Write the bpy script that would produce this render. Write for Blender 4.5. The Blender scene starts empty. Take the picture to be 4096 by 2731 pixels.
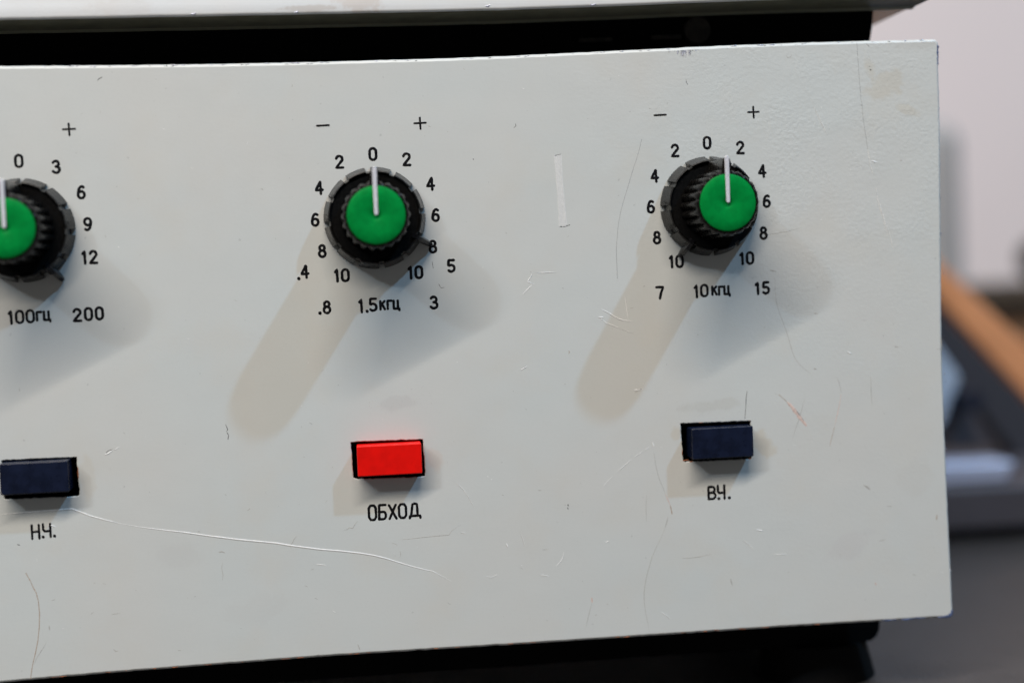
import bpy, bmesh, math, random
from mathutils import Vector, Matrix
from mathutils.geometry import tessellate_polygon

# ---------------------------------------------------------------- scene, camera, light
# Plans below are in millimetres on the panel: x right, y up, z out of the panel towards the viewer.
S = 0.001
def W(x, y, z): return Vector((x*S, -z*S, y*S))

scene = bpy.context.scene
COL = scene.collection
random.seed(7)

cam_d = bpy.data.cameras.new('camera')
cam = bpy.data.objects.new('camera', cam_d); COL.objects.link(cam)
right = Vector((0.99305526, -(0.11088031), -0.03932953))
up    = Vector((0.0445196, 0.04472649, 0.99800679))
back  = Vector((-0.10890023, -0.99282682, 0.04935222))
m = Matrix((right, up, back)).transposed().to_4x4()
m.translation = W(-6.685, -12.185, 328.93)
cam.matrix_world = m
cam_d.sensor_width = 36.0
cam_d.lens = 36.0*5929.96/4096.0
cam_d.clip_start = 0.01; cam_d.clip_end = 30
cam_d.dof.use_dof = True
cam_d.dof.focus_distance = 0.329
cam_d.dof.aperture_fstop = 4.5
cam_d.dof.aperture_blades = 9
scene.camera = cam

world = bpy.data.worlds.new('World'); scene.world = world; world.use_nodes = True
bg = world.node_tree.nodes['Background']
bg.inputs[0].default_value = (0.98, 1.0, 1.03, 1); bg.inputs[1].default_value = 0.105

def lamp(kind, name, pos, target, energy, color, **kw):
    d = bpy.data.lights.new(name, kind); d.energy = energy; d.color = color
    for k, v in kw.items(): setattr(d, k, v)
    o = bpy.data.objects.new(name, d); COL.objects.link(o)
    o.location = W(*pos)
    o.rotation_euler = (W(*target) - W(*pos)).to_track_quat('-Z', 'Y').to_euler()
    return o
# two small ceiling spots (cool) and a long warm tube between them
lamp('AREA', 'ceiling_spot', (30+26*40, -20+41*40, 17*40), (30, -20, 0), 26, (0.34, 0.64, 1.0), shape='DISK', size=0.055)
lamp('AREA', 'ceiling_spot', (30-21*80, -20+19.5*80, 17*80), (30, -20, 0), 9, (0.40, 0.70, 1.0), shape='DISK', size=0.07)
# tube: its ends stand over the two ends of the soft shadow fan
e1 = W(20+8*34, -20+34*34, 17*34); e2 = W(20-24*63, -20+18.5*63, 17*63)
td = bpy.data.lights.new('ceiling_tube', 'AREA'); td.shape = 'RECTANGLE'
td.size = (e2-e1).length; td.size_y = 0.03; td.energy = 43; td.color = (1.0, 0.895, 0.80)
to = bpy.data.objects.new('ceiling_tube', td); COL.objects.link(to)
xa = (e2-e1).normalized(); mid = (e1+e2)/2; zz = -(W(30,-20,0)-mid).normalized()
za = (zz - xa*zz.dot(xa)).normalized(); ya = za.cross(xa)
tm = Matrix((xa, ya, za)).transposed().to_4x4(); tm.translation = mid; to.matrix_world = tm
# added light out of view, only to brighten the back wall
lamp('AREA', 'added_wall_light', (330, 650, -200), (380, 60, -520), 0.55, (1.0, 0.93, 0.88), shape='DISK', size=0.25)

vs = scene.view_settings
scene.display_settings.display_device = 'sRGB'
vs.view_transform = 'Standard'; vs.look = 'None'; vs.gamma = 1; vs.use_curve_mapping = False; vs.exposure = 0
scene.render.engine = 'CYCLES'

# ---------------------------------------------------------------- materials
def mat(name, color, rough=0.5, metal=0.0, spec=0.5, var=0.0, vscale=600, bump=0.0, bscale=900, rvar=0.0, coat=0.0):
    m = bpy.data.materials.new(name); m.use_nodes = True
    nt = m.node_tree; N = nt.nodes; L = nt.links
    b = N['Principled BSDF']
    b.inputs['Base Color'].default_value = (*color, 1); b.inputs['Roughness'].default_value = rough
    b.inputs['Metallic'].default_value = metal; b.inputs['Specular IOR Level'].default_value = spec
    b.inputs['Coat Weight'].default_value = coat
    tc = N.new('ShaderNodeTexCoord')
    if var > 0 or rvar > 0:
        n = N.new('ShaderNodeTexNoise'); n.inputs['Scale'].default_value = vscale; n.inputs['Detail'].default_value = 5
        L.new(tc.outputs['Object'], n.inputs['Vector'])
        if var > 0:
            r = N.new('ShaderNodeMapRange'); r.inputs['From Min'].default_value = .3; r.inputs['From Max'].default_value = .7
            r.inputs['To Min'].default_value = 1-var; r.inputs['To Max'].default_value = 1+var
            L.new(n.outputs['Fac'], r.inputs['Value'])
            mx = N.new('ShaderNodeVectorMath'); mx.operation = 'SCALE'; mx.inputs[0].default_value = color
            L.new(r.outputs[0], mx.inputs['Scale']); L.new(mx.outputs[0], b.inputs['Base Color'])
        if rvar > 0:
            r = N.new('ShaderNodeMapRange'); r.inputs['From Min'].default_value = .3; r.inputs['From Max'].default_value = .7
            r.inputs['To Min'].default_value = max(.02, rough-rvar); r.inputs['To Max'].default_value = rough+rvar
            L.new(n.outputs['Fac'], r.inputs['Value']); L.new(r.outputs[0], b.inputs['Roughness'])
    if bump > 0:
        n2 = N.new('ShaderNodeTexNoise'); n2.inputs['Scale'].default_value = bscale; n2.inputs['Detail'].default_value = 3
        L.new(tc.outputs['Object'], n2.inputs['Vector'])
        bp = N.new('ShaderNodeBump'); bp.inputs['Strength'].default_value = 1; bp.inputs['Distance'].default_value = bump
        L.new(n2.outputs['Fac'], bp.inputs['Height']); L.new(bp.outputs[0], b.inputs['Normal'])
    return m

def paint_material(name, color, stains, rough=0.42, peel=True):
    """old enamel: faint mottling, orange peel, stains with a shape of their own.
    stains: (x, y, rx, ry, angle, colour, amount)"""
    m = bpy.data.materials.new(name); m.use_nodes = True
    nt = m.node_tree; N = nt.nodes; L = nt.links
    b = N['Principled BSDF']; b.inputs['Roughness'].default_value = rough
    b.inputs['Specular IOR Level'].default_value = 0.45
    tc = N.new('ShaderNodeTexCoord')
    def noise(scale, det=4, rgh=.5, stretch=None):
        n = N.new('ShaderNodeTexNoise'); n.inputs['Scale'].default_value = scale; n.inputs['Detail'].default_value = det
        n.inputs['Roughness'].default_value = rgh
        src = tc.outputs['Object']
        if stretch:
            mp = N.new('ShaderNodeMapping'); mp.inputs['Scale'].default_value = stretch
            L.new(src, mp.inputs['Vector']); src = mp.outputs[0]
        L.new(src, n.inputs['Vector']); return n.outputs['Fac']
    def rng(v, a, c, d, e, smooth=False):
        r = N.new('ShaderNodeMapRange'); r.inputs['From Min'].default_value = a; r.inputs['From Max'].default_value = c
        r.inputs['To Min'].default_value = d; r.inputs['To Max'].default_value = e
        if smooth: r.interpolation_type = 'SMOOTHSTEP'
        L.new(v, r.inputs['Value']); return r.outputs[0]
    def mixc(f, ca, cb):
        mx = N.new('ShaderNodeMix'); mx.data_type = 'RGBA'
        if hasattr(f, 'is_output'): L.new(f, mx.inputs[0])
        else: mx.inputs[0].default_value = f
        for s, c in ((mx.inputs[6], ca), (mx.inputs[7], cb)):
            if hasattr(c, 'is_output'): L.new(c, s)
            else: s.default_value = (*c, 1)
        return mx.outputs[2]
    def mul(a, c):
        mt = N.new('ShaderNodeMath'); mt.operation = 'MULTIPLY'
        for i, v in enumerate((a, c)):
            if hasattr(v, 'is_output'): L.new(v, mt.inputs[i])
            else: mt.inputs[i].default_value = v
        return mt.outputs[0]
    warm = tuple(c*k for c, k in zip(color, (1.0, 0.965, 0.92)))
    cool = tuple(c*k for c, k in zip(color, (0.97, 1.01, 1.03)))
    c = mixc(rng(noise(22, 3), .35, .65, 0, 1), color, cool)
    c = mixc(mul(rng(noise(55, 5, .6), .5, .72, 0, 1), .45), c, warm)
    c = mixc(mul(rng(noise(1500, 2), .45, .75, 0, 1), .10), c, tuple(x*.85 for x in color))
    # fine specks of dirt
    c = mixc(mul(rng(noise(700, 2, .5), .735, .76, 0, 1), .35), c, tuple(x*.5 for x in color))
    wob = noise(260, 5, .65)
    for (x, y, rx, ry, ang, sc, amt) in stains:
        mp = N.new('ShaderNodeMapping'); mp.vector_type = 'TEXTURE'
        mp.inputs['Location'].default_value = W(x, y, 0)
        mp.inputs['Rotation'].default_value = (0, -ang, 0)
        mp.inputs['Scale'].default_value = (rx*S, .03, ry*S)
        L.new(tc.outputs['Object'], mp.inputs['Vector'])
        ln = N.new('ShaderNodeVectorMath'); ln.operation = 'LENGTH'; L.new(mp.outputs[0], ln.inputs[0])
        ad = N.new('ShaderNodeMath'); ad.operation = 'ADD'; L.new(ln.outputs['Value'], ad.inputs[0])
        L.new(rng(wob, .3, .7, -.45, .45), ad.inputs[1])
        c = mixc(mul(rng(ad.outputs[0], 1.0, .55, 0, 1, True), amt), c, sc)
    L.new(c, b.inputs['Base Color'])
    L.new(rng(noise(120, 4), .3, .7, rough-.06, rough+.08), b.inputs['Roughness'])
    # orange peel, stronger towards the upper right of the panel
    sx = N.new('ShaderNodeSeparateXYZ'); L.new(tc.outputs['Object'], sx.inputs[0])
    h = mul(noise(1100, 3, .6), rng(noise(90, 2), .35, .65, .35, 1.3))
    f = rng(sx.outputs['X'], .035, .10, .12, 1, True)
    g = rng(sx.outputs['Z'], -.05, .02, .25, 1, True)
    hh = mul(mul(h, f), g)
    ad = N.new('ShaderNodeMath'); ad.operation = 'ADD'; L.new(hh, ad.inputs[0]); L.new(mul(noise(1400, 3, .6, (.35, 1, 1)), .12), ad.inputs[1])
    ad2 = N.new('ShaderNodeMath'); ad2.operation = 'ADD'; L.new(ad.outputs[0], ad2.inputs[0]); L.new(mul(noise(60, 2), 1.2), ad2.inputs[1])
    bp = N.new('ShaderNodeBump'); bp.inputs['Strength'].default_value = 1; bp.inputs['Distance'].default_value = 0.00010
    L.new(ad2.outputs[0], bp.inputs['Height']); L.new(bp.outputs[0], b.inputs['Normal'])
    return m

BEIGE = (.44, .385, .29)
M = {}
M['paint'] = paint_material('grey_enamel', (.490, .493, .466), [
    (113.8, 30.3, 1.6, 3.0, .2, BEIGE, .3), (117.5, 26.0, 5.5, 3.6, .5, BEIGE, .32), (122.5, 20.2, 3.6, 1.3, -.3, BEIGE, .3),
    (125, 35, 6, 1.6, 0, (.40, .39, .36), .3),
    (86.3, -54.2, 2.3, 4.2, .5, BEIGE, .42), (66.0, -51.3, 1.3, 2.2, 0, BEIGE, .4), (11.3, -54.0, 2.0, 3.6, .3, (.50, .40, .33), .3),
    (-64.8, -54, 2.0, 5, 0, BEIGE, .22),
    (74, -45.2, 8, 1.6, .05, (.38, .37, .33), .28), (3.5, -41.0, 5, 1.8, .1, (.36, .35, .34), .22),
    (106, -79, 7, 4, .4, (.42, .40, .40), .2), (-46, -72, 6, 3, 0, (.42, .42, .40), .18), (-30, -85, 9, 4, .2, (.42, .42, .40), .15),
    (122, -64, 5, 5, 0, (.44, .42, .38), .18), (-10, 33.5, 14, 1.0, 0, (.46, .46, .44), .3)])
M['paint_top'] = paint_material('white_enamel', (.68, .68, .67), [(-.5, 48.5, 7, 4.5, .1, (.46, .33, .24), .30), (-52, 47, 8, 2.5, 0, (.5, .43, .37), .15),
    (-12, 46.0, 8, .9, 0, (.38, .28, .20), .3)])
M['groove'] = mat('fresh_scratch', (.64, .64, .62), .45)
M['scrape'] = mat('scraped_paint', (.545, .545, .525), .55, var=.05, vscale=1500, bump=.00004, bscale=1500)
M['dull'] = mat('dull_scratch', (.34, .33, .30), .6)
M['hair'] = mat('hairline', (.28, .28, .27), .5)
M['rusty'] = mat('brown_scratch', (.33, .26, .20), .6)
M['pink'] = mat('primer_red', (.52, .40, .35), .6, var=.25, vscale=2500)
M['pit'] = mat('dark_pit', (.035, .033, .03), .6)
M['metal'] = mat('bare_metal', (.42, .43, .50), .3, metal=.35, var=.6, vscale=3000, bump=.00003, bscale=4000)
M['blued'] = mat('blued_chip', (.10, .13, .23), .4, metal=.4, var=.4, vscale=1500)
M['rust'] = mat('rust', (.25, .08, .03), .8, var=.4, vscale=2500)
M['ink'] = mat('black_engraving', (.006, .006, .007), .30, var=.95, vscale=2600, bump=.00003, bscale=3500, spec=.15)
M['black'] = mat('black_housing', (.003, .003, .003), .7, spec=.06)
M['skirt'] = mat('worn_black_bakelite', (.016, .0155, .0145), .28, var=.35, vscale=900, rvar=.12, spec=.26, bump=.00001, bscale=2500)
M['disc'] = mat('matt_black_plastic', (.004, .004, .004), .55, spec=.04, var=.4, vscale=2000)
M['body'] = mat('fluted_bakelite', (.006, .0055, .005), .24, var=.5, vscale=1200, rvar=.12, spec=.13)
M['green'] = mat('green_cap', (.0003, .178, .031), .40, spec=.06, var=.13, vscale=700, bump=.000006, bscale=700)
M['line'] = mat('silver_line', (.72, .72, .76), .34, metal=.35, var=.15, vscale=2500)
M['navy'] = mat('navy_black_plastic', (.004, .007, .020), .28, var=.3, vscale=400, spec=.3, bump=.000004, bscale=900, rvar=.06)
M['red'] = mat('red_plastic', (.64, .004, .002), .36, var=.08, vscale=450, spec=.18, bump=.00001, bscale=380)
M['flange'] = mat('shaded_flange_paint', (.17, .165, .12), .35, spec=.3, var=.2, vscale=300)  # shade under the overhang is put into this dark tone
M['underside'] = mat('underside_sheet', (.55, .50, .45), .22, metal=.6, var=.15, vscale=30)
M['rubber'] = mat('black_rubber', (.004, .004, .004), .7, spec=.1)
M['prong'] = mat('glossy_black', (.006, .006, .007), .16, spec=.45)
M['bracket'] = mat('tarnished_bracket', (.030, .026, .022), .6, spec=.2, var=.4, vscale=500)
M['table'] = mat('grained_table_top', (.038, .034, .032), .42, spec=.45, var=.12, vscale=120, bump=.0003, bscale=1100)
M['wall'] = mat('wall_paint', (.70, .60, .56), .9, var=.02, vscale=4)
M['wood'] = mat('varnished_wood', (.70, .30, .13), .45, var=.12, vscale=40)
M['darkbox'] = mat('dark_case', (.022, .020, .014), .8)
M['darktop'] = mat('dark_cabinet_top', (.040, .025, .012), .8)
M['flange2'] = mat('olive_lip_paint', (.36, .36, .27), .5)
M['darkwood'] = mat('dark_wood', (.19, .11, .06), .5, var=.3, vscale=25)
M['orange'] = mat('orange_wood', (.30, .10, .02), .5, var=.2, vscale=25)
M['console'] = mat('console_grey', (.064, .057, .064), .5, var=.1, vscale=50)
M['console_side'] = mat('console_side_grey', (.040, .040, .048), .5)
M['console_dark'] = mat('console_navy', (.006, .008, .020), .6)
M['silver'] = mat('console_silver', (.50, .53, .66), .35, metal=.2)
M['bluewhite'] = mat('pale_blue_plastic', (.40, .48, .58), .4)
M['wallshade'] = mat('wall_shade_grey', (.33, .31, .29), .8)  # grey of the wall's soft shadow, put into a colour

# ---------------------------------------------------------------- helpers
def tag(o, label=None, cat=None, group=None, kind=None):
    if label: o['label'] = label
    if cat: o['category'] = cat
    if group: o['group'] = group
    if kind: o['kind'] = kind
    return o
def empty(name, x, y, z, label, cat, group=None):
    o = bpy.data.objects.new(name, None); COL.objects.link(o); o.location = W(x, y, z)
    o.empty_display_size = .01
    return tag(o, label, cat, group)
def link(name, bm, mats, parent=None, loc=(0, 0, 0), smooth=False, bevel=0, segs=2):
    bmesh.ops.recalc_face_normals(bm, faces=bm.faces)
    me = bpy.data.meshes.new(name); bm.to_mesh(me); bm.free()
    for k in (mats if isinstance(mats, (list, tuple)) else [mats]): me.materials.append(M[k])
    o = bpy.data.objects.new(name, me); COL.objects.link(o)
    if smooth:
        me.polygons.foreach_set('use_smooth', [True]*len(me.polygons))
        me.set_sharp_from_angle(angle=math.radians(38))
    if bevel:
        md = o.modifiers.new('bevel', 'BEVEL'); md.width = bevel*S; md.segments = segs; md.limit_method = 'ANGLE'
        me.polygons.foreach_set('use_smooth', [True]*len(me.polygons)); me.set_sharp_from_angle(angle=math.radians(50))
        md.harden_normals = True
    if parent: o.parent = parent
    o.location = W(*loc)
    return o
def box(bm, x0, x1, y0, y1, z0, z1, mi=0):
    v = [bm.verts.new(W(x, y, z)) for z in (z0, z1) for y in (y0, y1) for x in (x0, x1)]
    for q in ((0, 1, 3, 2), (4, 6, 7, 5), (0, 4, 5, 1), (2, 3, 7, 6), (0, 2, 6, 4), (1, 5, 7, 3)):
        f = bm.faces.new([v[i] for i in q]); f.material_index = mi
def prism(bm, pts, z0, z1, mi=0):
    a = [bm.verts.new(W(x, y, z0)) for x, y in pts]; b = [bm.verts.new(W(x, y, z1)) for x, y in pts]
    for f in (bm.faces.new(a), bm.faces.new(b)): f.material_index = mi
    n = len(pts)
    for i in range(n): bm.faces.new((a[i], a[(i+1) % n], b[(i+1) % n], b[i])).material_index = mi

def stroke(bm, pts, w, h, z=0.0, mi=0, jit=0.08, taper=False, caps=True, step=None):
    """a paint stroke: an arched band of width w, height h along a line of points"""
    P = [Vector((p[0], p[1])) for p in pts]
    step = step or w*.5
    Q = [P[0]]
    for a, b in zip(P, P[1:]):
        n = max(1, int((b-a).length/step))
        for i in range(1, n+1): Q.append(a.lerp(b, i/n))
    n = len(Q)
    T = []
    for i in range(n):
        d = Q[min(i+1, n-1)] - Q[max(i-1, 0)]
        T.append(d.normalized() if d.length > 1e-9 else Vector((1, 0)))
    rows = []
    def row(c, t, k):
        nrm = Vector((-t.y, t.x)); r = []
        for u, hh in ((-1, -.35), (-.72, .68), (0, 1), (.72, .68), (1, -.35)):
            q = c + nrm*(u*w*.5*k); r.append(bm.verts.new(W(q.x, q.y, z + h*(hh if hh < 0 else hh*min(1, k+.2)))))
        return r
    if caps:
        for s, k in ((.5, .1), (.42, .5), (.25, .87)): rows.append(row(Q[0]-T[0]*w*s, T[0], k))
    for i in range(n):
        k = 1 + random.uniform(-jit, jit)
        if taper: k *= max(.15, math.sin(math.pi*(i+.6)/(n+.2))**.6)
        rows.append(row(Q[i], T[i], k))
    if caps:
        for s, k in ((.25, .87), (.42, .5), (.5, .1)): rows.append(row(Q[-1]+T[-1]*w*s, T[-1], k))
    for a, b in zip(rows, rows[1:]):
        for j in range(4):
            f = bm.faces.new((a[j], a[j+1], b[j+1], b[j])); f.material_index = mi; f.smooth = True

# ---------------------------------------------------------------- engraved lettering
def arc(cx, cy, rx, ry, a0, a1, n=14):
    return [(cx+rx*math.cos(math.radians(a0+(a1-a0)*i/n)), cy+ry*math.sin(math.radians(a0+(a1-a0)*i/n))) for i in range(n+1)]
def stadium(w, h):
    r = w/2; c = h/2-r*1.05
    return arc(0, c, r, r*1.05, 0, 180, 10)+arc(0, -c, r, r*1.05, 180, 360, 10)+[(r, c)]
def glyph(ch, w, h):
    a, b = w/2, h/2
    G = {
    '0': [stadium(w, h)],
    '1': [[(-.28*w, b*.62), (.02*w, b), (.06*w, -b)]],
    '2': [arc(0, b-a*.95, a*.92, a*.95, 165, -20, 12)+[(-a, -b), (a, -b)]],
    '3': [arc(-.02, b-h*.235, a*.84, h*.235, 150, -90, 12), arc(0, -b+h*.265, a, h*.265, 90, -150, 12)],
    '4': [[(.18*w, b), (-a, -.2*h), (a*1.05, -.17*h)], [(.22*w, b*.95), (.26*w, -b)]],
    '5': [[(a*.85, b), (-a*.72, b), (-a*.85, .06*h)]+arc(-.02, -b+h*.29, a, h*.29, 125, -140, 12)],
    '6': [arc(0, -b+h*.29, a, h*.29, 0, 360, 18), arc(.12*w, -b+h*.31, a*1.18, h*.69, 182, 84, 12)+[(a*.75, b*.86)]],
    '7': [[(-a, b), (a, b), (.15*w, -.05*h), (-.02*w, -b)]],
    '8': [arc(0, b-h*.225, a*.80, h*.225, 0, 360, 16), arc(0, -b+h*.275, a, h*.275, 0, 360, 18)],
    '9': [arc(0, b-h*.29, a, h*.29, 0, 360, 18), arc(-.12*w, b-h*.31, a*1.18, h*.69, 2, -96, 12)+[(-a*.75, -b*.86)]],
    '.': [[(0, -b*.98), (.02, -b*1.0)]],
    '+': [[(-a, .04), (a, .08)], [(-.02, b), (.04, -b)]],
    '-': [[(-a, -.03), (a, .03)]],
    'к': [[(-a, b), (-a, -b)], [(a*.9, b), (-a, -.02)], [(-.35*a, .18*h), (a, -b)]],
    'г': [[(-a*.8, -b), (-a*.8, b), (a, b)]],
    'ц': [[(-a, b), (-a, -b), (a*.75, -b)], [(a*.6, b), (a*.6, -b)], [(a*.75, -b), (a*1.1, -b), (a*1.1, -b-.32)]],
    'О': [[(a, b*.62), (a*.5, b), (-a*.5, b), (-a, b*.62), (-a, -b*.62), (-a*.5, -b), (a*.5, -b), (a, -b*.62), (a, b*.62)]],
    'Б': [[(a*.9, b), (-a*.85, b), (-a, -b)], [(-a, .02), (a*.35, .04)]+arc(a*.25, -b*.48, a*.7, b*.52, 80, -90, 10)+[(-a, -b)]],
    'Х': [[(-a, b), (a*1.05, -b)], [(a*.95, b), (-a*.95, -b)]],
    'Д': [[(-a*.75, -b*.72), (-a*.42, b*.9), (0, b), (a*.5, b*.9), (a*.55, -b*.72)], [(-a*1.05, -b), (-a*1.0, -b*.72), (a*1.05, -b*.70), (a*1.1, -b)]],
    'В': [[(-a, -b), (-a, b), (a*.2, b)]+arc(a*.05, b*.52, a*.75, b*.48, 80, -90, 9)+[(-a, .02)], [(-a*.6, 0), (a*.3, 0)]+arc(a*.15, -b*.5, a*.85, b*.5, 85, -90, 9)+[(-a, -b)]],
    'Ч': [[(-a, b), (-a, .08*h), (-a*.6, -.06*h), (a, -.04*h)], [(a, b), (a, -b)]],
    'Н': [[(-a, b), (-a, -b)], [(a, b), (a, -b)], [(-a, 0), (a, .03)]],
    }
    return G[ch]
def write(name, items, parent, sw=.64):
    """items: (char, x, y, width, height) - centre lines of the engraved strokes, mm on the panel"""
    bm = bmesh.new()
    for ch, x, y, w, h in items:
        for pl in glyph(ch, w, h):
            stroke(bm, [(x+px, y+py) for px, py in pl], sw*(1.25 if ch == '.' else 1), .05, .012, jit=.10, step=.2)
    return link(name, bm, 'ink', parent)
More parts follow.
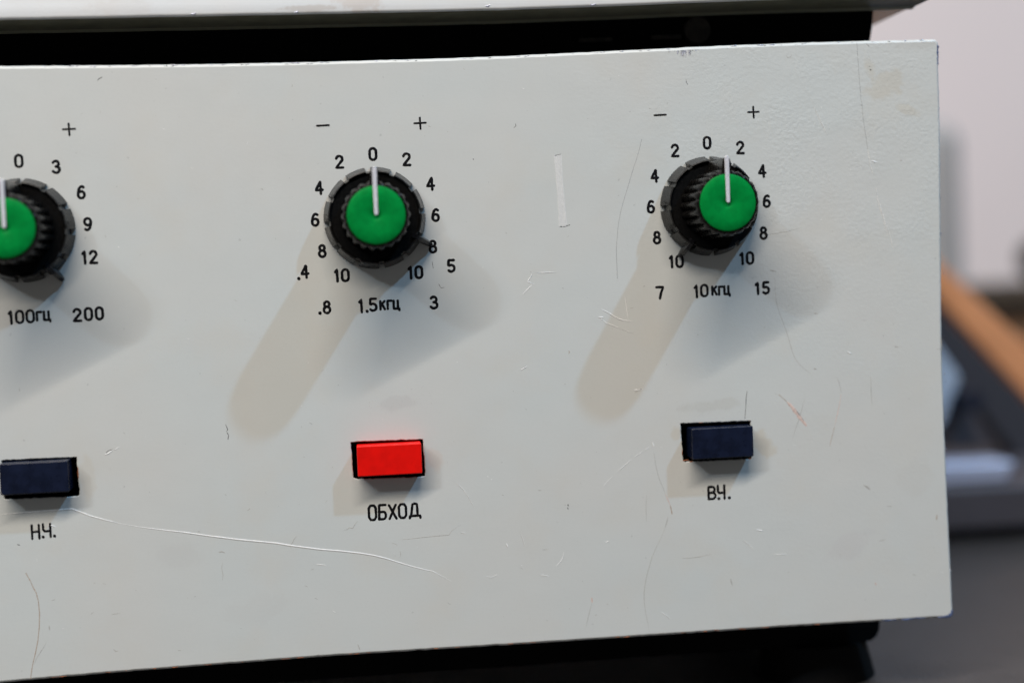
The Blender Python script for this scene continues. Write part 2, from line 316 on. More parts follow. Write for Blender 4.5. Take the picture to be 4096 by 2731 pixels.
SCRATCHES=[
('L',0.34,[(-83.4,-60.96),(-80.88,-60.89),(-77.36,-60.85),(-73.31,-60.72),(-68.25,-60.62),(-66.59,-61.33),(-64.44,-62.33),(-61.61,-63.31),(-57.26,-64.67)]),
('L',0.39,[(-57.24,-64.64),(-52.89,-65.62),(-48.91,-66.37),(-44.92,-67.07),(-38.92,-68.3),(-32.88,-69.44),(-24.78,-70.7),(-21.74,-71.41),(-15.13,-72.69),(-10.52,-73.34),(-6.41,-74.06),(-3.33,-74.77),(-0.77,-75.56),(1.79,-76.56),(4.87,-77.69),(7.45,-78.54),(9.52,-79.09),(11.3,-80.2),(13.61,-81.57)]),
('G',0.16,[(-9.79,-68.72),(-9.01,-68.56),(-8.48,-68.17),(-7.82,-68.42),(-7.15,-67.41),(-6.61,-66.81)]),
('G',0.16,[(2.27,-71.53),(4.09,-71.54),(5.4,-71.46),(6.7,-71.38),(8.01,-71.3),(9.32,-71.27),(11.42,-71.18),(13.52,-71.15),(14.18,-70.24),(15.15,-69.66),(16.23,-69.04)]),
('G',0.14,[(0.68,-72.17),(1.45,-72.43),(1.95,-72.78)]),
('G',0.12,[(2.42,-74.02),(2.59,-74.82),(2.35,-75.59)]),
('G',0.16,[(-21.52,-72.05),(-21.64,-71.36),(-21.1,-70.77),(-20.87,-70.16),(-20.11,-69.37)]),
('G',0.30,[(-37.32,-71.98),(-36.65,-71.86),(-35.96,-72.16)]),
('G',0.12,[(-36.56,-74.1),(-36.83,-75.54),(-36.6,-77.12),(-36.87,-78.4)]),
('B',0.20,[(-78.69,-73.98),(-77.8,-75.83),(-77.29,-77.25),(-76.71,-78.47),(-76.36,-80.29),(-76.25,-82.87),(-76.47,-85.94),(-76.93,-89.0),(-77.56,-91.53),(-78.29,-94.06),(-78.68,-95.84),(-78.91,-97.22)]),
('G',0.12,[(-75.07,-89.38),(-76.04,-90.86),(-77.22,-92.48),(-78.04,-94.08)]),
('G',0.16,[(-61.1,-84.27),(-60.09,-84.13),(-59.09,-84.09)]),
('L',0.12,[(-16.3,-75.87),(-14.0,-76.32)]),
('G',0.24,[(-74.38,-85.82),(-74.29,-86.86)]),
('G',0.20,[(-60.99,-91.89),(-60.52,-92.44),(-60.02,-92.37)]),
('G',0.22,[(-7.83,-94.44),(-7.37,-95.79)]),
('L',0.30,[(26.31,-73.87),(26.65,-74.68)]),
('L',0.10,[(29.58,-71.67),(30.11,-73.03),(30.52,-74.65)]),
('L',0.10,[(21.53,-81.0),(22.58,-81.33),(23.92,-80.78)]),
('G',0.14,[(34.47,-75.69),(35.79,-75.77)]),
('L',0.14,[(33.71,-81.39),(35.56,-81.82)]),
('G',0.12,[(60.71,-54.88),(61.07,-58.11),(61.67,-60.91),(63.16,-64.9)]),
('P',0.20,[(63.02,-64.67),(63.58,-66.08),(64.14,-67.5)]),
('B',0.22,[(64.1,-67.4),(64.29,-68.43),(64.45,-69.36)]),
('G',0.18,[(63.45,-70.0),(63.17,-71.14),(62.66,-72.49)]),
('G',0.14,[(62.66,-72.49),(61.65,-74.74),(60.65,-76.53),(59.55,-78.78),(58.61,-81.5),(57.81,-84.22),(57.34,-86.97),(57.31,-89.29),(57.55,-91.62),(57.98,-93.97),(58.23,-96.31)]),
('G',0.16,[(66.15,-79.64),(68.49,-79.65),(70.38,-79.53),(72.03,-79.3),(73.45,-79.07)]),
('L',0.10,[(80.84,-76.35),(82.22,-77.6),(83.37,-78.74)]),
('L',0.28,[(83.99,-74.12),(84.69,-74.3),(85.4,-74.48)]),
('G',0.36,[(109.54,-65.17),(110.34,-65.68),(111.18,-66.43)]),
('G',0.20,[(112.77,-78.49),(113.5,-78.39),(114.47,-78.12)]),
('P',0.40,[(45.26,-87.36),(45.35,-88.42)]),
('G',0.12,[(45.26,-88.51),(44.84,-89.87),(44.2,-92.14),(43.67,-93.95)]),
('L',0.14,[(61.06,-91.62),(62.42,-92.63),(63.33,-93.48)]),
('L',0.16,[(39.35,-76.4),(38.92,-77.98),(38.33,-78.86),(37.38,-79.72)]),
('L',0.40,[(60.46,-52.8),(60.75,-53.73)]),
('L',0.10,[(60.06,-53.69),(58.64,-54.54)]),
('L',0.10,[(58.16,-54.74),(56.27,-55.88)]),
('L',0.10,[(55.56,-56.35),(53.89,-57.72),(51.98,-59.23)]),
('L',0.08,[(51.02,-60.09),(48.87,-62.04)]),
('L',0.12,[(88.07,-80.05),(90.92,-80.22)]),
('L',0.20,[(48.86,-74.99),(49.57,-74.67)]),
('G',0.09,[(58.74,-64.66),(58.43,-68.09),(58.52,-70.86)]),
('K',0.30,[(40.58,-65.79),(40.7,-66.16)]),
('K',0.20,[(40.46,-66.51),(40.67,-66.89)]),
('G',0.26,[(77.49,-84.99),(77.91,-86.65)]),
('B',0.30,[(126.96,-73.2),(126.83,-74.28)]),
('G',0.20,[(115.17,-70.41),(116.13,-70.56)]),
('P',0.35,[(111.63,-88.07),(112.0,-88.56)]),
('G',0.20,[(120.77,-86.66),(121.63,-87.04)]),
('H',0.10,[(60.44,15.49),(59.76,13.08),(59.1,11.15),(58.0,8.27),(57.22,5.86),(56.12,2.78),(55.23,0.08),(54.52,-2.82),(54.12,-5.73),(53.83,-8.16),(53.75,-10.6),(53.76,-13.04),(53.77,-15.49)]),
('H',0.09,[(110.87,35.8),(110.98,32.9),(111.11,30.38),(111.27,26.84),(111.46,24.06),(111.68,21.02),(111.95,18.23),(112.2,15.94),(112.48,13.91),(112.76,11.62)]),
('L',0.12,[(112.76,11.62),(113.13,8.82),(113.83,5.8)]),
('L',0.14,[(115.01,0.49),(115.84,-3.01),(117.07,-7.04),(117.83,-9.26),(117.99,-11.06)]),
('L',0.12,[(114.46,2.99),(114.79,0.0),(116.11,-4.52),(116.83,-8.03)]),
('L',0.14,[(100.26,21.69),(101.03,20.39),(101.6,19.0),(102.56,17.0),(103.32,15.01)]),
('G',0.12,[(90.09,-16.46),(90.07,-19.36),(90.28,-22.28),(90.95,-24.85),(91.64,-26.7),(92.39,-28.92),(92.99,-31.13),(93.66,-33.71),(94.35,-35.57),(95.44,-36.9),(96.53,-37.86),(97.45,-38.64),(98.18,-39.48)]),
('B',0.16,[(90.18,-43.34),(91.45,-44.57),(92.54,-45.72)]),
('P',0.80,[(92.11,-45.19),(93.27,-46.49),(94.34,-48.08),(95.43,-49.53),(96.51,-50.91)]),
('K',0.14,[(92.55,-45.43),(93.82,-46.81),(95.01,-48.41),(96.16,-50.23)]),
('G',0.14,[(104.0,-40.05),(104.52,-41.54),(104.94,-43.76)]),
('P',0.16,[(104.94,-43.76),(104.24,-47.03),(103.65,-49.21),(103.09,-51.39)]),
('B',0.12,[(103.09,-51.39),(102.46,-53.57),(101.83,-55.74)]),
('G',0.12,[(96.34,-44.26),(95.84,-45.89),(95.3,-47.69),(94.68,-49.49),(94.07,-50.93),(93.04,-53.81)]),
('K',0.12,[(82.79,-42.25),(82.52,-43.77),(82.37,-45.95),(82.07,-48.49)]),
('L',0.28,[(49.79,-22.2),(50.87,-22.72),(51.93,-23.37),(53.0,-24.13),(53.71,-24.52),(54.97,-25.01),(56.79,-25.2)]),
('L',0.20,[(49.36,-24.09),(50.07,-24.62),(50.77,-25.3),(52.56,-26.09),(54.0,-26.69)]),
('L',0.10,[(54.0,-26.69),(56.87,-27.9)]),
('L',0.30,[(49.18,-23.97),(50.27,-24.02)]),
('L',0.16,[(55.36,-19.38),(55.62,-22.27),(55.89,-24.8)]),
('L',0.39,[(56.7,-40.77),(58.61,-40.72)]),
('K',0.10,[(57.33,-40.59),(58.54,-40.57)]),
('L',0.16,[(35.52,-13.47),(37.47,-13.5),(39.9,-13.5)]),
('L',0.22,[(34.45,-16.07),(33.2,-17.23),(32.19,-18.15)]),
('L',0.20,[(34.57,-13.19),(34.29,-14.14),(33.42,-15.31),(34.94,-16.09)]),
('G',0.10,[(34.09,-13.08),(34.56,-13.43)]),
('L',0.22,[(31.04,-35.07),(32.53,-34.22)]),
('G',0.12,[(31.05,-34.73),(32.29,-34.16)]),
('K',0.14,[(40.97,-3.35),(42.23,-3.44),(43.46,-3.05)]),
('K',0.10,[(40.4,12.38),(42.06,12.72)]),
('G',0.14,[(87.78,-7.14),(89.28,-6.83),(93.01,-6.42),(96.77,-5.55)]),
('G',0.35,[(89.02,-14.97),(90.5,-15.32)]),
('G',0.30,[(98.98,-25.12),(99.92,-25.3)]),
('G',0.30,[(117.81,-33.63),(118.76,-33.82)]),
('L',0.30,[(106.61,-34.37),(107.54,-34.89)]),
('G',0.35,[(98.6,-37.78),(99.16,-37.99)]),
('L',0.30,[(-60.63,-49.21),(-59.67,-48.83),(-58.88,-48.31)]),
('K',0.12,[(-60.35,-48.79),(-59.64,-48.22),(-58.93,-48.13)]),
('L',0.14,[(-58.54,-48.28),(-57.49,-47.68)]),
('L',0.24,[(-73.48,-63.76),(-72.64,-63.98),(-71.74,-64.39)]),
('K',0.14,[(-80.11,-67.69),(-79.58,-67.85)]),
('L',0.10,[(15.19,-59.07),(15.97,-59.93),(17.0,-60.95),(18.01,-62.41),(18.81,-63.97),(19.59,-65.26)]),
('L',0.08,[(16.16,-70.77),(17.34,-71.01)]),
('K',0.10,[(12.31,-10.05),(12.49,-11.56)]),
('K',0.10,[(13.55,-15.05),(14.02,-15.98),(14.78,-15.86)]),
('K',0.22,[(22.36,12.31),(22.38,12.07)]),
('K',0.12,[(32.09,19.71),(32.16,19.26),(31.66,18.82)]),
('K',0.35,[(113.9,29.68),(114.0,29.48)]),
('K',0.20,[(113.74,30.47),(113.79,30.31)]),
('L',0.30,[(113.66,8.93),(114.84,8.64)]),
('G',0.30,[(120.32,8.85),(120.74,8.94)]),
('K',0.12,[(113.15,35.5),(113.74,34.9)]),
('K',0.12,[(-34.48,-43.85),(-34.02,-45.1),(-34.38,-45.43)]),
('K',0.14,[(-34.29,-45.61),(-33.91,-46.34),(-34.12,-47.2)]),
('K',0.12,[(70.99,28.5),(71.11,27.79),(71.43,27.31)]),
('G',0.12,[(95.6,33.62),(95.38,33.0),(94.59,32.83),(94.4,33.31)]),
('K',0.20,[(-58.02,31.52),(-57.55,31.96),(-57.0,32.22)]),
('G',0.16,[(-16.57,29.64),(-16.64,29.09)]),
('B',0.14,[(42.13,-31.2),(42.34,-31.56),(42.04,-31.8)]),
('G',0.12,[(112.0,-40.34),(112.0,-43.85),(112.12,-46.88)])]

# ---------------------------------------------------------------- table, wall, things far behind
bm = bmesh.new(); box(bm, -700, 900, -135, -115, -600, 420)
t = link('table', bm, 'table', bevel=2); tag(t, 'dark grey grained table top that the grey panel unit stands on', 'table')
bm = bmesh.new(); box(bm, -1500, 2200, -900, 1500, -760, -740)
tag(link('wall', bm, 'wall'), 'pale out of focus wall behind everything', 'wall', kind='structure')

bm = bmesh.new(); box(bm, 180, 328, -115, 58, -470, -440)  # added box that stands in for a soft shadow on the wall
tag(link('wall_shade_box', bm, 'wallshade', bevel=12, segs=4), 'added upright grey box standing in for a soft shadow on the pale wall, right behind the panel edge', 'case')
bm = bmesh.new(); box(bm, 368, 520, -31.9, -6, -480, -430)
tag(link('dark_box', bm, 'darkbox', bevel=14, segs=4), 'dark blurred box on top of the brown cabinet at the right edge', 'box')
cab = empty('wooden_cabinet', 420, -115, -450, 'brown wooden cabinet blurred behind the orange sloping board', 'cabinet')
bm = bmesh.new(); box(bm, 230, 640, -115, -46, -520, -420)
o = link('cabinet_body', bm, 'darkwood', cab, bevel=3); o.location = -cab.location
bm = bmesh.new(); box(bm, 225, 645, -46, -32, -522, -414)
o = link('cabinet_top', bm, 'darktop', cab, bevel=2); o.location = -cab.location
bm = bmesh.new(); box(bm, 330, 620, -112, -60, -420, -416)
o = link('drawer_front', bm, 'orange', cab, bevel=1); o.location = -cab.location

con = empty('mixing_console', 260, -115, -230, 'dark grey console with pale strip and sloping orange wooden side, blurred at right', 'console')
def cpart(name, bm, m, parent=con, **kw):
    o = link(name, bm, m, parent, **kw)
    o.location = -parent.location if parent is con else (0, 0, 0)
    return o
bm = bmesh.new(); box(bm, 140, 420, -111, -95.5, -330, -170)
body = cpart('console_body', bm, 'console', bevel=1.5)
bm = bmesh.new(); box(bm, 142, 418, -114.9, -111, -328, -176)
cpart('console_base', bm, 'console_dark')
bm = bmesh.new(); prism(bm, [(150, -95.4), (226, -95.2), (229, -88.6), (150, -87.4)], -196, -178)
cpart('silver_strip', bm, 'silver', bevel=1)
bm = bmesh.new(); prism(bm, [(150, -87.2), (238, -87.8), (222, -60), (150, -40)], -232, -214)
cpart('rear_panel', bm, 'console')
bm = bmesh.new(); prism(bm, [(190, -46), (212, -47), (221, -60), (217, -68), (213, -78), (190, -78)], -212, -204)
cpart('pale_cover', bm, 'bluewhite', bevel=1.5)
bm = bmesh.new(); bmesh.ops.create_cone(bm, cap_ends=True, segments=28, radius1=.0048, radius2=.004, depth=.014, matrix=Matrix.Translation(W(222.5, -68, -204)) @ Matrix.Rotation(math.pi/2, 4, 'X'))
cpart('knob', bm, 'console_dark')
bm = bmesh.new(); prism(bm, [(214, -20), (330, -148+9), (330, -172+57), (282, -114.5), (274, -114.5), (214, -31)], -252, -240)
bm.free()
bm = bmesh.new(); prism(bm, [(200, -4), (300, -114.8), (272, -114.8), (200, -16)], -254, -240)
cpart('dark_side', bm, 'console_side', bevel=1)
bm = bmesh.new(); prism(bm, [(200, 19), (237, -17.5), (278, -57.5), (336, -114.8), (306, -114.8), (277, -80.5), (237, -35), (200, 7)], -284, -258)
cpart('wooden_side', bm, 'wood', bevel=2)

# ---------------------------------------------------------------- upper unit
up_u = empty('upper_rack_unit', -110, 36.6, -100, 'white enamelled unit overhanging the grey panel, only its lower edge in view', 'audio unit')
def upart(name, bm, m, **kw):
    o = link(name, bm, m, up_u, **kw); o.location = -up_u.location; return o
EDGE = [(-352, 44.9), (-200, 44.8), (-77.6, 44.7), (-19.3, 44.55), (29.6, 44.6), (50, 44.9), (71.9, 45.35), (91.5, 45.65), (131, 45.9)]
bm = bmesh.new()
# front sheet with a rounded lower edge turning back into a flange
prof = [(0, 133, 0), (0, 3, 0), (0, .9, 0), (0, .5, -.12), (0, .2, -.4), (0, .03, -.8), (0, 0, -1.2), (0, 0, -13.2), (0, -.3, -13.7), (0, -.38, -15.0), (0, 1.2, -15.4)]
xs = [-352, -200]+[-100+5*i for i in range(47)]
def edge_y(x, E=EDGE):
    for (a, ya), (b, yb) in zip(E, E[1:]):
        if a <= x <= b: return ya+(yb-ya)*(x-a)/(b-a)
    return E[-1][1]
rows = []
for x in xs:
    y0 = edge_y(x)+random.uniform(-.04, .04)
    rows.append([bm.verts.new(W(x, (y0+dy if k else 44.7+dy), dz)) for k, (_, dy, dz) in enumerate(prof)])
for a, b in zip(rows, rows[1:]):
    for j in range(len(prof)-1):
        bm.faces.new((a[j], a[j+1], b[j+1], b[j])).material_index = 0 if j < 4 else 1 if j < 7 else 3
bm.faces.new(rows[-1]).material_index = 0
for k, (x, y, r) in enumerate([(50.5, 45.4, .5), (27, 45.6, .35), (-37, 45.2, .4), (-15, 45.1, .3), (101, 46.2, .4)]):
    stroke(bm, [(x-r, y+.1), (x, y+.0), (x+r, y+.25)], .35, .04, .01, mi=2)
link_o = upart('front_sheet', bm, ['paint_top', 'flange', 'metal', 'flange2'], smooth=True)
bm = bmesh.new(); box(bm, -352, 130.6, 46.15, 178, -330, -15.6)
upart('case', bm, 'underside', bevel=.6)
bm = bmesh.new(); prism(bm, [(-342, 46), (-342, 37.2), (119.6, 37.2), (120.4, 41), (121, 46)], -320, -16.2)
upart('plinth', bm, 'black')
bm = bmesh.new(); bmesh.ops.create_cone(bm, cap_ends=True, segments=36, radius1=.0031, radius2=.0031, depth=.002, matrix=Matrix.Translation(W(77.6, 41.7, -15.4)) @ Matrix.Rotation(math.pi/2, 4, 'X'))
upart('rubber_bumper', bm, 'bracket')
for x0, x1, y0, y1 in ((49.5, 57.5, 39.7, 40.6), (66.8, 73.9, 39.9, 40.9)):
    bm = bmesh.new(); box(bm, x0, x1, y0, y1, -16.2, -15.4); upart('slot_strip', bm, 'bracket', bevel=.15)

# ---------------------------------------------------------------- the equalizer
eq = empty('equalizer_unit', -110, -115, -100, 'old grey equalizer with green capped knobs, red button and hand engraved scales', 'equalizer')
def epart(name, bm, m, **kw):
    o = link(name, bm, m, eq, **kw); o.location = -eq.location; return o
TOP = [(-352, 35.6), (-200, 35.5), (-78.1, 35.27), (-56, 34.89), (-33.5, 34.6), (-9.3, 34.53), (12.6, 34.61), (29.2, 34.82), (51.7, 35.35), (80.2, 36.0), (103.4, 36.3), (129.6, 36.35)]
BOT = [(-352, -98.4), (-200, -98.2), (-85.4, -97.95), (-74.8, -97.63), (-60.4, -97.36), (-12.1, -96.92), (35.3, -97.17), (93.5, -97.25), (129.2, -97.55)]
RGT = [(130.2, 35.8), (130.46, 34.9), (130.3, 30.7), (130.34, 16.7), (129.9, -8), (129.42, -35), (129.8, -66), (130.5, -96.7)]
def wobble(P, step=1.2, amp=.05, lim=-130):
    out = []
    for (x0, y0), (x1, y1) in zip(P, P[1:]):
        n = max(1, int(math.hypot(x1-x0, y1-y0)/(step if max(x0, x1) > lim else 40)))
        for i in range(n):
            u = i/n; out.append((x0+(x1-x0)*u+random.gauss(0, amp*.5), y0+(y1-y0)*u+random.gauss(0, amp*.5)))
    out.append(P[-1]); return out
outline = wobble(TOP)+wobble(RGT)+wobble(BOT[::-1])
HOLES = [[(-7.3, -49.28), (8.55, -49.46), (8.72, -57.62), (8.3, -57.75), (-6.6, -57.45), (-7.1, -57.1)],
         [(67.14, -48.9), (83.4, -49.1), (83.4, -57.5), (82.9, -57.75), (67.9, -57.62), (67.45, -57.2)],
         [(-82.4, -49.3), (-66.65, -49.42), (-66.5, -57.6), (-66.9, -57.85), (-82.3, -57.7)]]
holes = [wobble(h+[h[0]], .6, .09)[:-1] for h in HOLES]
def offset(P, d, ccw):
    n = len(P); out = []
    for i in range(n):
        a, b = Vector(P[i-1]), Vector(P[(i+1) % n]); t = (b-a).normalized()
        nrm = Vector((-t.y, t.x))*(1 if ccw else -1)
        out.append((P[i][0]+nrm.x*d, P[i][1]+nrm.y*d))
    return out
bm = bmesh.new()
# outline runs clockwise (top left -> right -> bottom), holes clockwise too
def clean(P):
    out = [P[0]]
    for p in P[1:]:
        if math.hypot(p[0]-out[-1][0], p[1]-out[-1][1]) > .12: out.append(p)
    return out
outline = clean(outline)
inner = offset(outline, .8, False)
h_out = [offset(h, .22, True) for h in holes]
loops = [inner]+h_out
flat = [Vector((x, y, 0)) for L_ in loops for x, y in L_]
vs_ = [bm.verts.new(W(v.x, v.y, 0)) for v in flat]
for tri in tessellate_polygon([[Vector((x, y, 0)) for x, y in L_] for L_ in loops]):
    try: bm.faces.new([vs_[i] for i in tri])
    except ValueError: pass
idx = 0; rings = []
for L_ in loops: rings.append(vs_[idx:idx+len(L_)]); idx += len(L_)
def skin_ring(base, P, steps, mis):
    n = len(base); prev = base
    for k, (d, z) in enumerate(steps):
        cur = [bm.verts.new(W(P[i][0]+(base_xy[i][0]-P[i][0])*d, P[i][1]+(base_xy[i][1]-P[i][1])*d, z)) for i in range(n)]
        for i in range(n): bm.faces.new((prev[i], prev[(i+1) % n], cur[(i+1) % n], cur[i])).material_index = mis[k]
        prev = cur
    return prev
base_xy = inner; back_ring = skin_ring(rings[0], outline, [(.66, -.06), (.36, -.3), (.14, -.65), (0, -1.15), (0, -2.2)], [0, 0, 0, 0, 0])
for r, h, ho in zip(rings[1:], holes, h_out):
    base_xy = ho; skin_ring(r, h, [(.35, -.06), (0, -.25), (0, -2.1)], [0, 0, 13])
KIND = {'L': (1, .05), 'G': (3, .012), 'H': (4, .012), 'B': (5, .012), 'P': (6, .02), 'K': (7, .012)}
for k, w, pts in SCRATCHES:
    mi, h = KIND[k]
    stroke(bm, pts, w*(.9 if k in 'GBK' else 1), h, .006, mi=mi, jit=.35 if k in 'GBPK' else .18, taper=k in 'LPG', caps=False, step=max(.15, w*.9))
# random small nicks and specks
rs = random.Random(11)
for i in range(230):
    x, y = rs.uniform(-80, 128), rs.uniform(-95, 33)
    if any(abs(x-cx) < 16 and -15 < y < 16 for cx in (-75, 0, 75)) or any(-10+cx < x < 11+cx and -60 < y < -47 for cx in (0, 75, -75)): continue
    a = rs.choice([rs.gauss(0, .4), rs.uniform(0, 6.28)]); l = rs.choice([.08, .12, .3, .5, .8]); 
    kind = rs.choice('GGGLLKHG'); mi = KIND[kind][0]
    if kind == 'K': l = .08
    pts = [(x, y), (x+math.cos(a)*l*.5+rs.gauss(0, .04), y+math.sin(a)*l*.5+rs.gauss(0, .04)), (x+math.cos(a)*l, y+math.sin(a)*l)]
    stroke(bm, pts, rs.uniform(.06, .16), .012, .006, mi=mi, jit=.3, taper=True, caps=False, step=.1)
# dirt grains above the red and the right button
for cx, cy, n, sx in ((3, -41.2, 60, 4.0), (73, -45.6, 40, 4.5), (71, -46.2, 22, 6)):
    for i in range(n):
        x, y = rs.gauss(cx, sx), rs.gauss(cy, 1.1); a = rs.uniform(0, 6.28); l = rs.uniform(.05, .2)
        stroke(bm, [(x, y), (x+math.cos(a)*l, y+math.sin(a)*l)], rs.uniform(.04, .09), .008, .005, mi=3, jit=.2, taper=True, caps=False, step=.1)
stroke(bm, [(127.6, -97.15), (129.2, -97.1), (129.95, -96.5), (130.1, -95.5)], .8, .06, .01, mi=10, jit=.25, taper=True, caps=False, step=.2)
# scraped strip
SC = [[(40.35, 12.48), (40.62, 8.0), (40.9, 4.8), (40.95, 0.5), (40.87, -3.3)], [(42.1, 12.67), (42.2, 8.0), (42.35, 3.8), (42.6, 0), (42.83, -3.1)]]
for q in range(7):
    u = (q+.5)/7
    pl = [(a[0]*(1-u)+b[0]*u+rs.gauss(0, .03), a[1]*(1-u)+b[1]*u+(rs.uniform(-.3, .2) if k in (0, 4) else 0)) for k, (a, b) in enumerate(zip(*SC))]
    stroke(bm, pl, .30, .02, .006, mi=2, jit=.12, caps=False, step=.4)
# chipped paint patches: bare metal by the top edge, blued corners, rusty hole corners
def patch(pts, mi, z=.012, n=3):
    P = wobble(pts+[pts[0]], .25, .12)[:-1]
    try:
        f = bm.faces.new([bm.verts.new(W(x, y, z)) for x, y in P]); f.material_index = mi
    except ValueError: pass
for i in range(75):
    x = rs.gauss(71, 1.3); y0 = 35.75+(x-71)*.02; l = rs.uniform(.5, 2.0)*max(.25, 1-abs(x-71)/3.2)
    stroke(bm, [(x, y0-.7), (x+rs.gauss(0, .06), y0-.7-l)], rs.uniform(.07, .2), .012, .008, mi=rs.choice([8, 8, 2, 7, 3]), jit=.3, taper=True, caps=False, step=.15)
def edge_chips(P, n, x0, x1, mi, dy, w=(.08, .25), l=(.2, 1.4), zz=(-.05, .0)):
    for i in range(n):
        x = rs.uniform(x0, x1); y = edge_y(x, P)+dy+rs.uniform(-.1, .1); ll = rs.uniform(*l)
        stroke(bm, [(x, y), (x+ll*.5, y+rs.gauss(0, .05)+.01), (x+ll, edge_y(min(x+ll, 129), P)+dy)], rs.uniform(*w), .05, rs.uniform(*zz), mi=mi, jit=.4, taper=True, caps=False, step=.15)
TOPs = TOP; BOTs = BOT
edge_chips(TOPs, 26, -75, 126, 7, -.45, l=(.2, .7), w=(.06, .16), zz=(-.10, -.04)); edge_chips(TOPs, 46, -78, 128, 8, -.30, w=(.06, .2), zz=(-.22, -.1))
edge_chips(BOTs, 60, -80, 128, 7, .32, w=(.1, .3), zz=(-.22, -.1)); edge_chips(BOTs, 34, -80, 120, 9, .42, l=(.3, 2.0), zz=(-.15, -.05))
edge_chips(BOTs, 14, 112, 128, 10, .35, l=(.8, 2.2), w=(.2, .35), zz=(-.15, -.06)); edge_chips(BOTs, 20, 60, 128, 3, .7, l=(.1, .4), w=(.08, .2), zz=(-.03, 0))
for i in range(7): stroke(bm, [(129.95+rs.uniform(-.1, .1), 34.8-i*.62), (129.9+rs.uniform(-.1, .1), 34.1-i*.62)], rs.uniform(.5, .8)*(1-i*.07), .06, -.06, mi=10, jit=.4, taper=True, caps=False, step=.15)
for i in range(9): stroke(bm, [(129.0+i*.13, -97.0+i*.14+rs.gauss(0, .03)), (129.5+i*.09, -96.6+i*.12)], .5, .06, -.08, mi=10, jit=.3, taper=False, caps=False, step=.15)
for i in range(30):
    y = rs.uniform(-95, 33); stroke(bm, [(129.75+.3*math.sin(y), y), (129.85, y-rs.uniform(.1, .5))], rs.uniform(.06, .2), .05, -.1, mi=rs.choice([3, 10, 8]), jit=.4, taper=True, caps=False, step=.15)
for i in range(5): stroke(bm, [(129.0+rs.uniform(-1.2, .3), -31-rs.uniform(0, 5)), (129.2, -31.4-rs.uniform(0, 5))], .16, .02, .006, mi=3, jit=.4, taper=True, caps=False, step=.12)
for hx, hy, a, b in ((67.3, -57.3, 1.4, .1), (67.2, -56.0, .1, 1.2), (83.1, -49.0, .5, .4), (82.6, -57.7, .7, .1), (71.5, -48.85, .7, 0), (69, -57.7, .9, .1), (-66.4, -54, 0, 3)):
    for q in range(3):
        stroke(bm, [(hx+rs.gauss(0, .12), hy+rs.gauss(0, .08)), (hx+a*.5+rs.gauss(0, .1), hy+b*.5+rs.gauss(0, .05)), (hx+a, hy+b)], .22, .03, -.03, mi=9, jit=.4, taper=True, caps=False, step=.12)
panel = epart('front_panel', bm, ['paint', 'groove', 'scrape', 'dull', 'hair', 'rusty', 'pink', 'pit', 'metal', 'rust', 'blued', 'ink', 'ink', 'black'])
me = panel.data
for p in me.polygons:
    if abs(p.normal.y) < .995 and p.material_index == 0: p.use_smooth = True

bm = bmesh.new()
prism(bm, [(-342, 35.2), (119, 35.2), (118.4, -101.5), (118.2, -103.4), (117.5, -104.9), (116.2, -105.9), (114, -106.2), (-342, -106.2)], -320, -16.2)
epart('chassis', bm, 'black')
for x in (104.5, -60):
    bm = bmesh.new(); bmesh.ops.create_cone(bm, cap_ends=True, segments=40, radius1=.0146, radius2=.0125, depth=.0088, matrix=Matrix.Translation(W(x, -110.6, -25)))
    epart('foot', bm, 'rubber', smooth=True)
bm = bmesh.new(); box(bm, 71, 79, -99.6, -98.4, -16.2, -12); epart('mounting_lug', bm, 'bracket', bevel=.2)

# engraved scales
DW, DH = 1.40, 2.52
def two(a, b, x, y, gap=1.82, h=DH): return [(a, x-gap*.5, y, 1.3, h), (b, x+gap*.5, y, DW, h)]
NUM = [
 [('2', -7.13, 12.54, 1.45, DH)], [('0', .26, 14.0, DW, DH)], [('2', 7.61, 12.62, 1.45, DH)], [('4', -11.81, 7.01, 1.4, DH)], [('4', 12.64, 7.09, 1.4, DH)],
 [('6', -12.98, .08, 1.35, DH)], [('6', 13.49, .16, 1.35, DH)], [('8', -11.75, -6.83, 1.35, DH)], [('8', 12.6, -6.76, 1.35, DH)],
 two('1', '0', -7.85, -12.31), two('1', '0', 8.35, -12.29),
 [('.', -17.13, -11.4, 1, DH), ('4', -15.76, -11.19, 1.4, DH)], [('.', -12.84, -19.15, 1, DH), ('8', -11.28, -19.19, 1.35, DH)],
 [('3', 12.29, -19.12, 1.5, DH)], [('5', 16.48, -11.17, 1.45, DH)],
 [('2', 67.93, 12.73, 1.45, DH)], [('0', 75.37, 14.25, DW, DH)], [('2', 82.98, 12.92, 1.45, DH)], [('4', 63.07, 7.2, 1.4, DH)], [('4', 87.87, 7.5, 1.4, DH)],
 [('6', 61.97, .32, 1.35, DH)], [('6', 88.72, .66, 1.35, DH)], [('8', 63.14, -6.66, 1.35, DH)], [('8', 87.76, -6.52, 1.35, DH)],
 two('1', '0', 67.24, -12.15), two('1', '0', 83.54, -12.03), [('7', 63.4, -19.05, 1.5, DH)], two('1', '5', 86.96, -18.94, 1.9),
 [('0', -75.34, 14.85, DW, DH)], [('3', -67.67, 13.35, 1.45, DH)], [('6', -62.66, 7.74, 1.35, DH)], [('9', -61.64, .86, 1.35, DH)], two('1', '2', -61.76, -6.25, 1.85),
 [('2', -64.9, -18.6, 1.5, DH), ('0', -62.5, -18.5, DW, DH), ('0', -60.2, -18.45, DW, DH)],
]
for it in NUM: write('scale_numeral', it, panel)
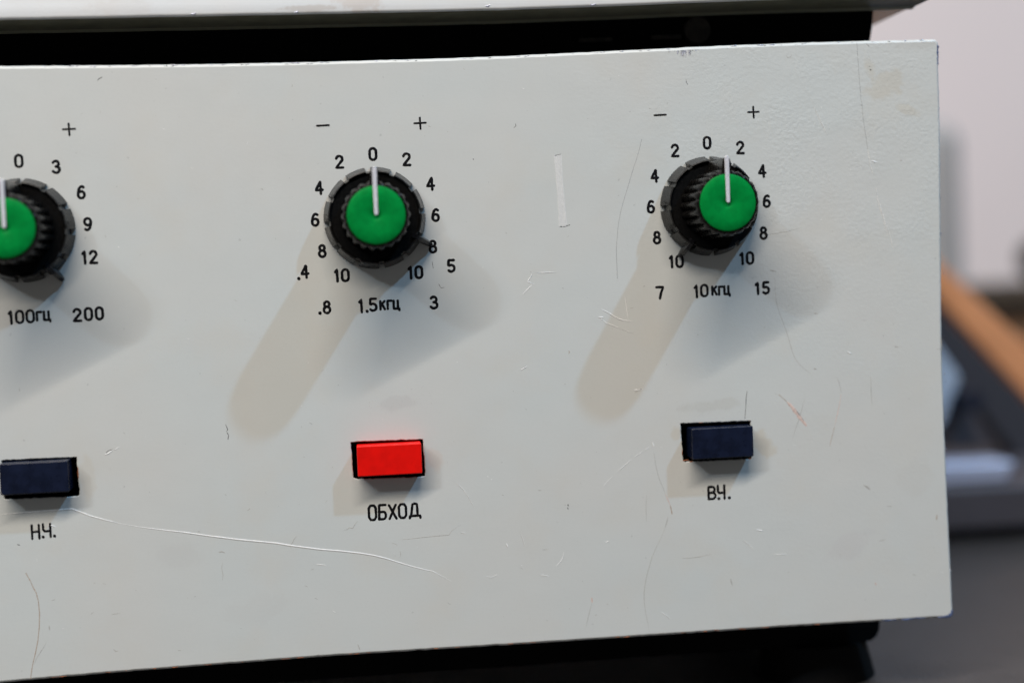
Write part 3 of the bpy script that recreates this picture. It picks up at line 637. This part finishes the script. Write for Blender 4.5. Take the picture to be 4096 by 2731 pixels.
for it in ([('1', -3.75, -19.2, 1.3, 2.7), ('.', -2.51, -19.0, 1, 2.9), ('5', -1.15, -19.04, 1.5, 2.6), ('к', .95, -19.25, .95, 1.75), ('г', 2.45, -19.2, .95, 1.75), ('ц', 3.98, -19.25, 1.15, 1.75)],
           [('1', 71.8, -19.07, 1.3, 2.65), ('0', 73.62, -18.98, 1.45, 2.55), ('к', 75.95, -19.08, .95, 1.75), ('г', 77.38, -19.13, .9, 1.75), ('ц', 78.85, -19.1, 1.15, 1.75)],
           [('1', -78.8, -18.52, 1.3, 2.65), ('0', -76.97, -18.51, 1.45, 2.55), ('0', -74.75, -18.45, 1.45, 2.55), ('г', -72.95, -18.5, 1.0, 1.75), ('ц', -71.25, -18.5, 1.2, 1.75)]):
    write('frequency_marking', it, panel, .60)
for x, y in ((10.93, 20.43), (86.29, 20.77), (-64.51, 21.27)): write('plus_sign', [('+', x, y, 2.5, 2.45)], panel, .46)
for x, y in ((-10.34, 20.56), (64.83, 20.75)): write('minus_sign', [('-', x, y, 2.55, 1)], panel, .48)
write('button_lettering', [('О', -3.3, -65.18, 1.55, 3.2), ('Б', -1.08, -65.15, 1.55, 3.15), ('Х', 1.18, -65.22, 1.5, 3.0), ('О', 3.38, -65.17, 1.55, 3.05), ('Д', 6.1, -65.25, 2.2, 3.2)], panel, .60)
write('button_lettering', [('В', 73.85, -65.05, 1.6, 2.75), ('.', 75.4, -65.05, 1, 2.8), ('Ч', 76.0, -65.0, 1.5, 2.95), ('.', 77.85, -65.0, .9, 2.8)], panel, .60)
write('button_lettering', [('Н', -76.15, -65.15, 1.5, 2.9), ('.', -74.6, -65.0, 1, 2.75), ('Ч', -73.75, -65.0, 1.5, 2.8), ('.', -72.2, -65.0, 1, 2.6)], panel, .54)

# push buttons
for nm, lab, x0, x1, y0, y1, z, m_ in (('push_button', 'red push button', -6.15, 8.01, -56.55, -49.8, 3.7, 'red'), ('push_button', 'dark navy push button', 68.8, 82.9, -56.76, -49.82, 3.7, 'navy'),
                                ('push_button', 'dark navy push button', -82.2, -67.9, -56.35, -49.6, 3.7, 'navy')):
    bm = bmesh.new(); cx, cy = (x0+x1)/2, (y0+y1)/2
    box(bm, x0-cx, x1-cx, y0-cy, y1-cy, -13, z)
    o = link(nm, bm, m_, eq, bevel=.28, segs=3); o.location = W(cx, cy, 0)-eq.location; o['label'] = lab

# knobs
def lathe(bm, prof, n=96, mi=0, closed_top=False):
    rows = []
    for i in range(n):
        a = 2*math.pi*i/n; rows.append([bm.verts.new(W(r*math.cos(a), r*math.sin(a), z)) for r, z in prof])
    for i in range(n):
        a, b = rows[i], rows[(i+1) % n]
        for j in range(len(prof)-1): bm.faces.new((a[j], a[j+1], b[j+1], b[j])).material_index = mi
    if closed_top: bm.faces.new([r[-1] for r in rows]).material_index = mi
def skirt_mesh(phase, tab):
    bm = bmesh.new(); hw = 3.3
    A = []
    for k in range(12):
        c = 90-(phase+30*k)
        A += [(c-15+u*(15-hw)/5, 0) for u in range(1, 6)] + [(c-hw+.01, 1), (c+hw-.01, 1)] + [(c+hw+u*(15-hw)/5, 0) for u in range(0, 5)]
    A.sort(key=lambda q: q[0])
    rows = []
    for a, notch in A:
        a = math.radians(a); j = 0
        prof = [(10.3, .15), (10.2, 1.0), (9.75, 4.35), (9.6, 4.4), (9.4, 4.2), (7.0, 4.0)] if notch else [(11.2, .15), (11.15, .7), (10.15, 4.65), (9.9, 4.75), (9.4, 4.2), (7.0, 4.0)]
        rows.append([bm.verts.new(W(r*math.cos(a), r*math.sin(a), z)) for r, z in prof])
    n = len(rows)
    for i in range(n):
        a, b = rows[i], rows[(i+1) % n]
        for j in range(5): bm.faces.new((a[j], a[j+1], b[j+1], b[j])).material_index = 0 if j < 3 else 1
    # scratches and dust bits on the disc come from the material
    return bm
def make_knob(cx, phase, tab, tablen):
    # fluted body
    bm = bmesh.new(); nf = 22; rows = []
    prof = [(7.55, 3.9), (7.5, 6), (7.25, 15.2), (7.05, 16.1), (6.75, 16.7), (6.3, 16.85), (6.12, 16.55), (5.9, 16.5)]
    for i in range(nf*8):
        a = 2*math.pi*i/(nf*8); f = abs(math.cos(nf*a/2))**.7
        rr = []
        for r, z in prof:
            d = .95*(1-f)*(1 if z < 15.5 and r > 7 else .35 if r > 6.7 else 0)
            rr.append(bm.verts.new(W((r-d)*math.cos(a), (r-d)*math.sin(a), z)))
        rows.append(rr)
    n = len(rows)
    for i in range(n):
        a, b = rows[i], rows[(i+1) % n]
        for j in range(len(prof)-1): bm.faces.new((a[j], a[j+1], b[j+1], b[j]))
    # pointer fin
    prism(bm, [(-1.15, 6.0), (-1.05, 7.4), (-.78, 9.3), (-.5, 9.62), (.5, 9.62), (.78, 9.3), (1.05, 7.4), (1.15, 6.0)], 4.2, 16.75)
    k = link('control_knob', bm, 'body', eq, smooth=True); k.location = W(cx, 0, 0)-eq.location
    link('skirt', skirt_mesh(phase, tab), ['skirt', 'disc'], k)
    bm = bmesh.new()
    lathe(bm, [(6.15, 16.3), (6.13, 16.85), (5.9, 17.0), (4, 17.03), (1.5, 16.95), (.8, 16.7), (.3, 16.45)], 72, closed_top=True)
    link('green_cap', bm, 'green', k, smooth=True)
    bm = bmesh.new()
    prism(bm, [(-.42, .3), (-.48, 9.5), (-.36, 9.85), (0, 10.0), (.36, 9.85), (.48, 9.5), (.42, .3), (.28, -.02), (-.28, -.02)], 16.8, 17.3)
    link('pointer_line', bm, 'line', k, bevel=.12)
    # index prong
    bm = bmesh.new(); a = math.radians(tab); d = Vector((math.cos(a), math.sin(a))); nn = Vector((-d.y, d.x))
    R_ = []
    for r, z, w, h in ((8.9, 4.3, .9, .5), (10.0, 5.0, .85, 4.5), (11.2, 3.9, .75, 3.4), (12.6, 2.2, .65, 1.8), (tablen-.5, 1.2, .55, 1.0), (tablen, .9, .3, .6)):
        R_.append([bm.verts.new(W(d.x*r+nn.x*w*u, d.y*r+nn.y*w*u, z-h*v)) for u, v in ((-1, .5), (-.5, 0), (.5, 0), (1, .5), (1, 1), (-1, 1))])
    for p, q in zip(R_, R_[1:]):
        for j in range(6): bm.faces.new((p[j], p[(j+1) % 6], q[(j+1) % 6], q[j]))
    bm.faces.new(R_[0]); bm.faces.new(R_[-1])
    link('index_prong', bm, 'prong', k, smooth=True)
    bm = bmesh.new(); bmesh.ops.create_cone(bm, cap_ends=True, segments=40, radius1=.0085, radius2=.0085, depth=.0012, matrix=Matrix.Translation(W(0, 0, .3)) @ Matrix.Rotation(math.pi/2, 4, 'X'))
    link('collar', bm, 'disc', k)
    return k
make_knob(.05, -6, -27.5, 14.0)
make_knob(75.3, -1, -123, 13.4)
make_knob(-75.4, 4, -54, 13.8)
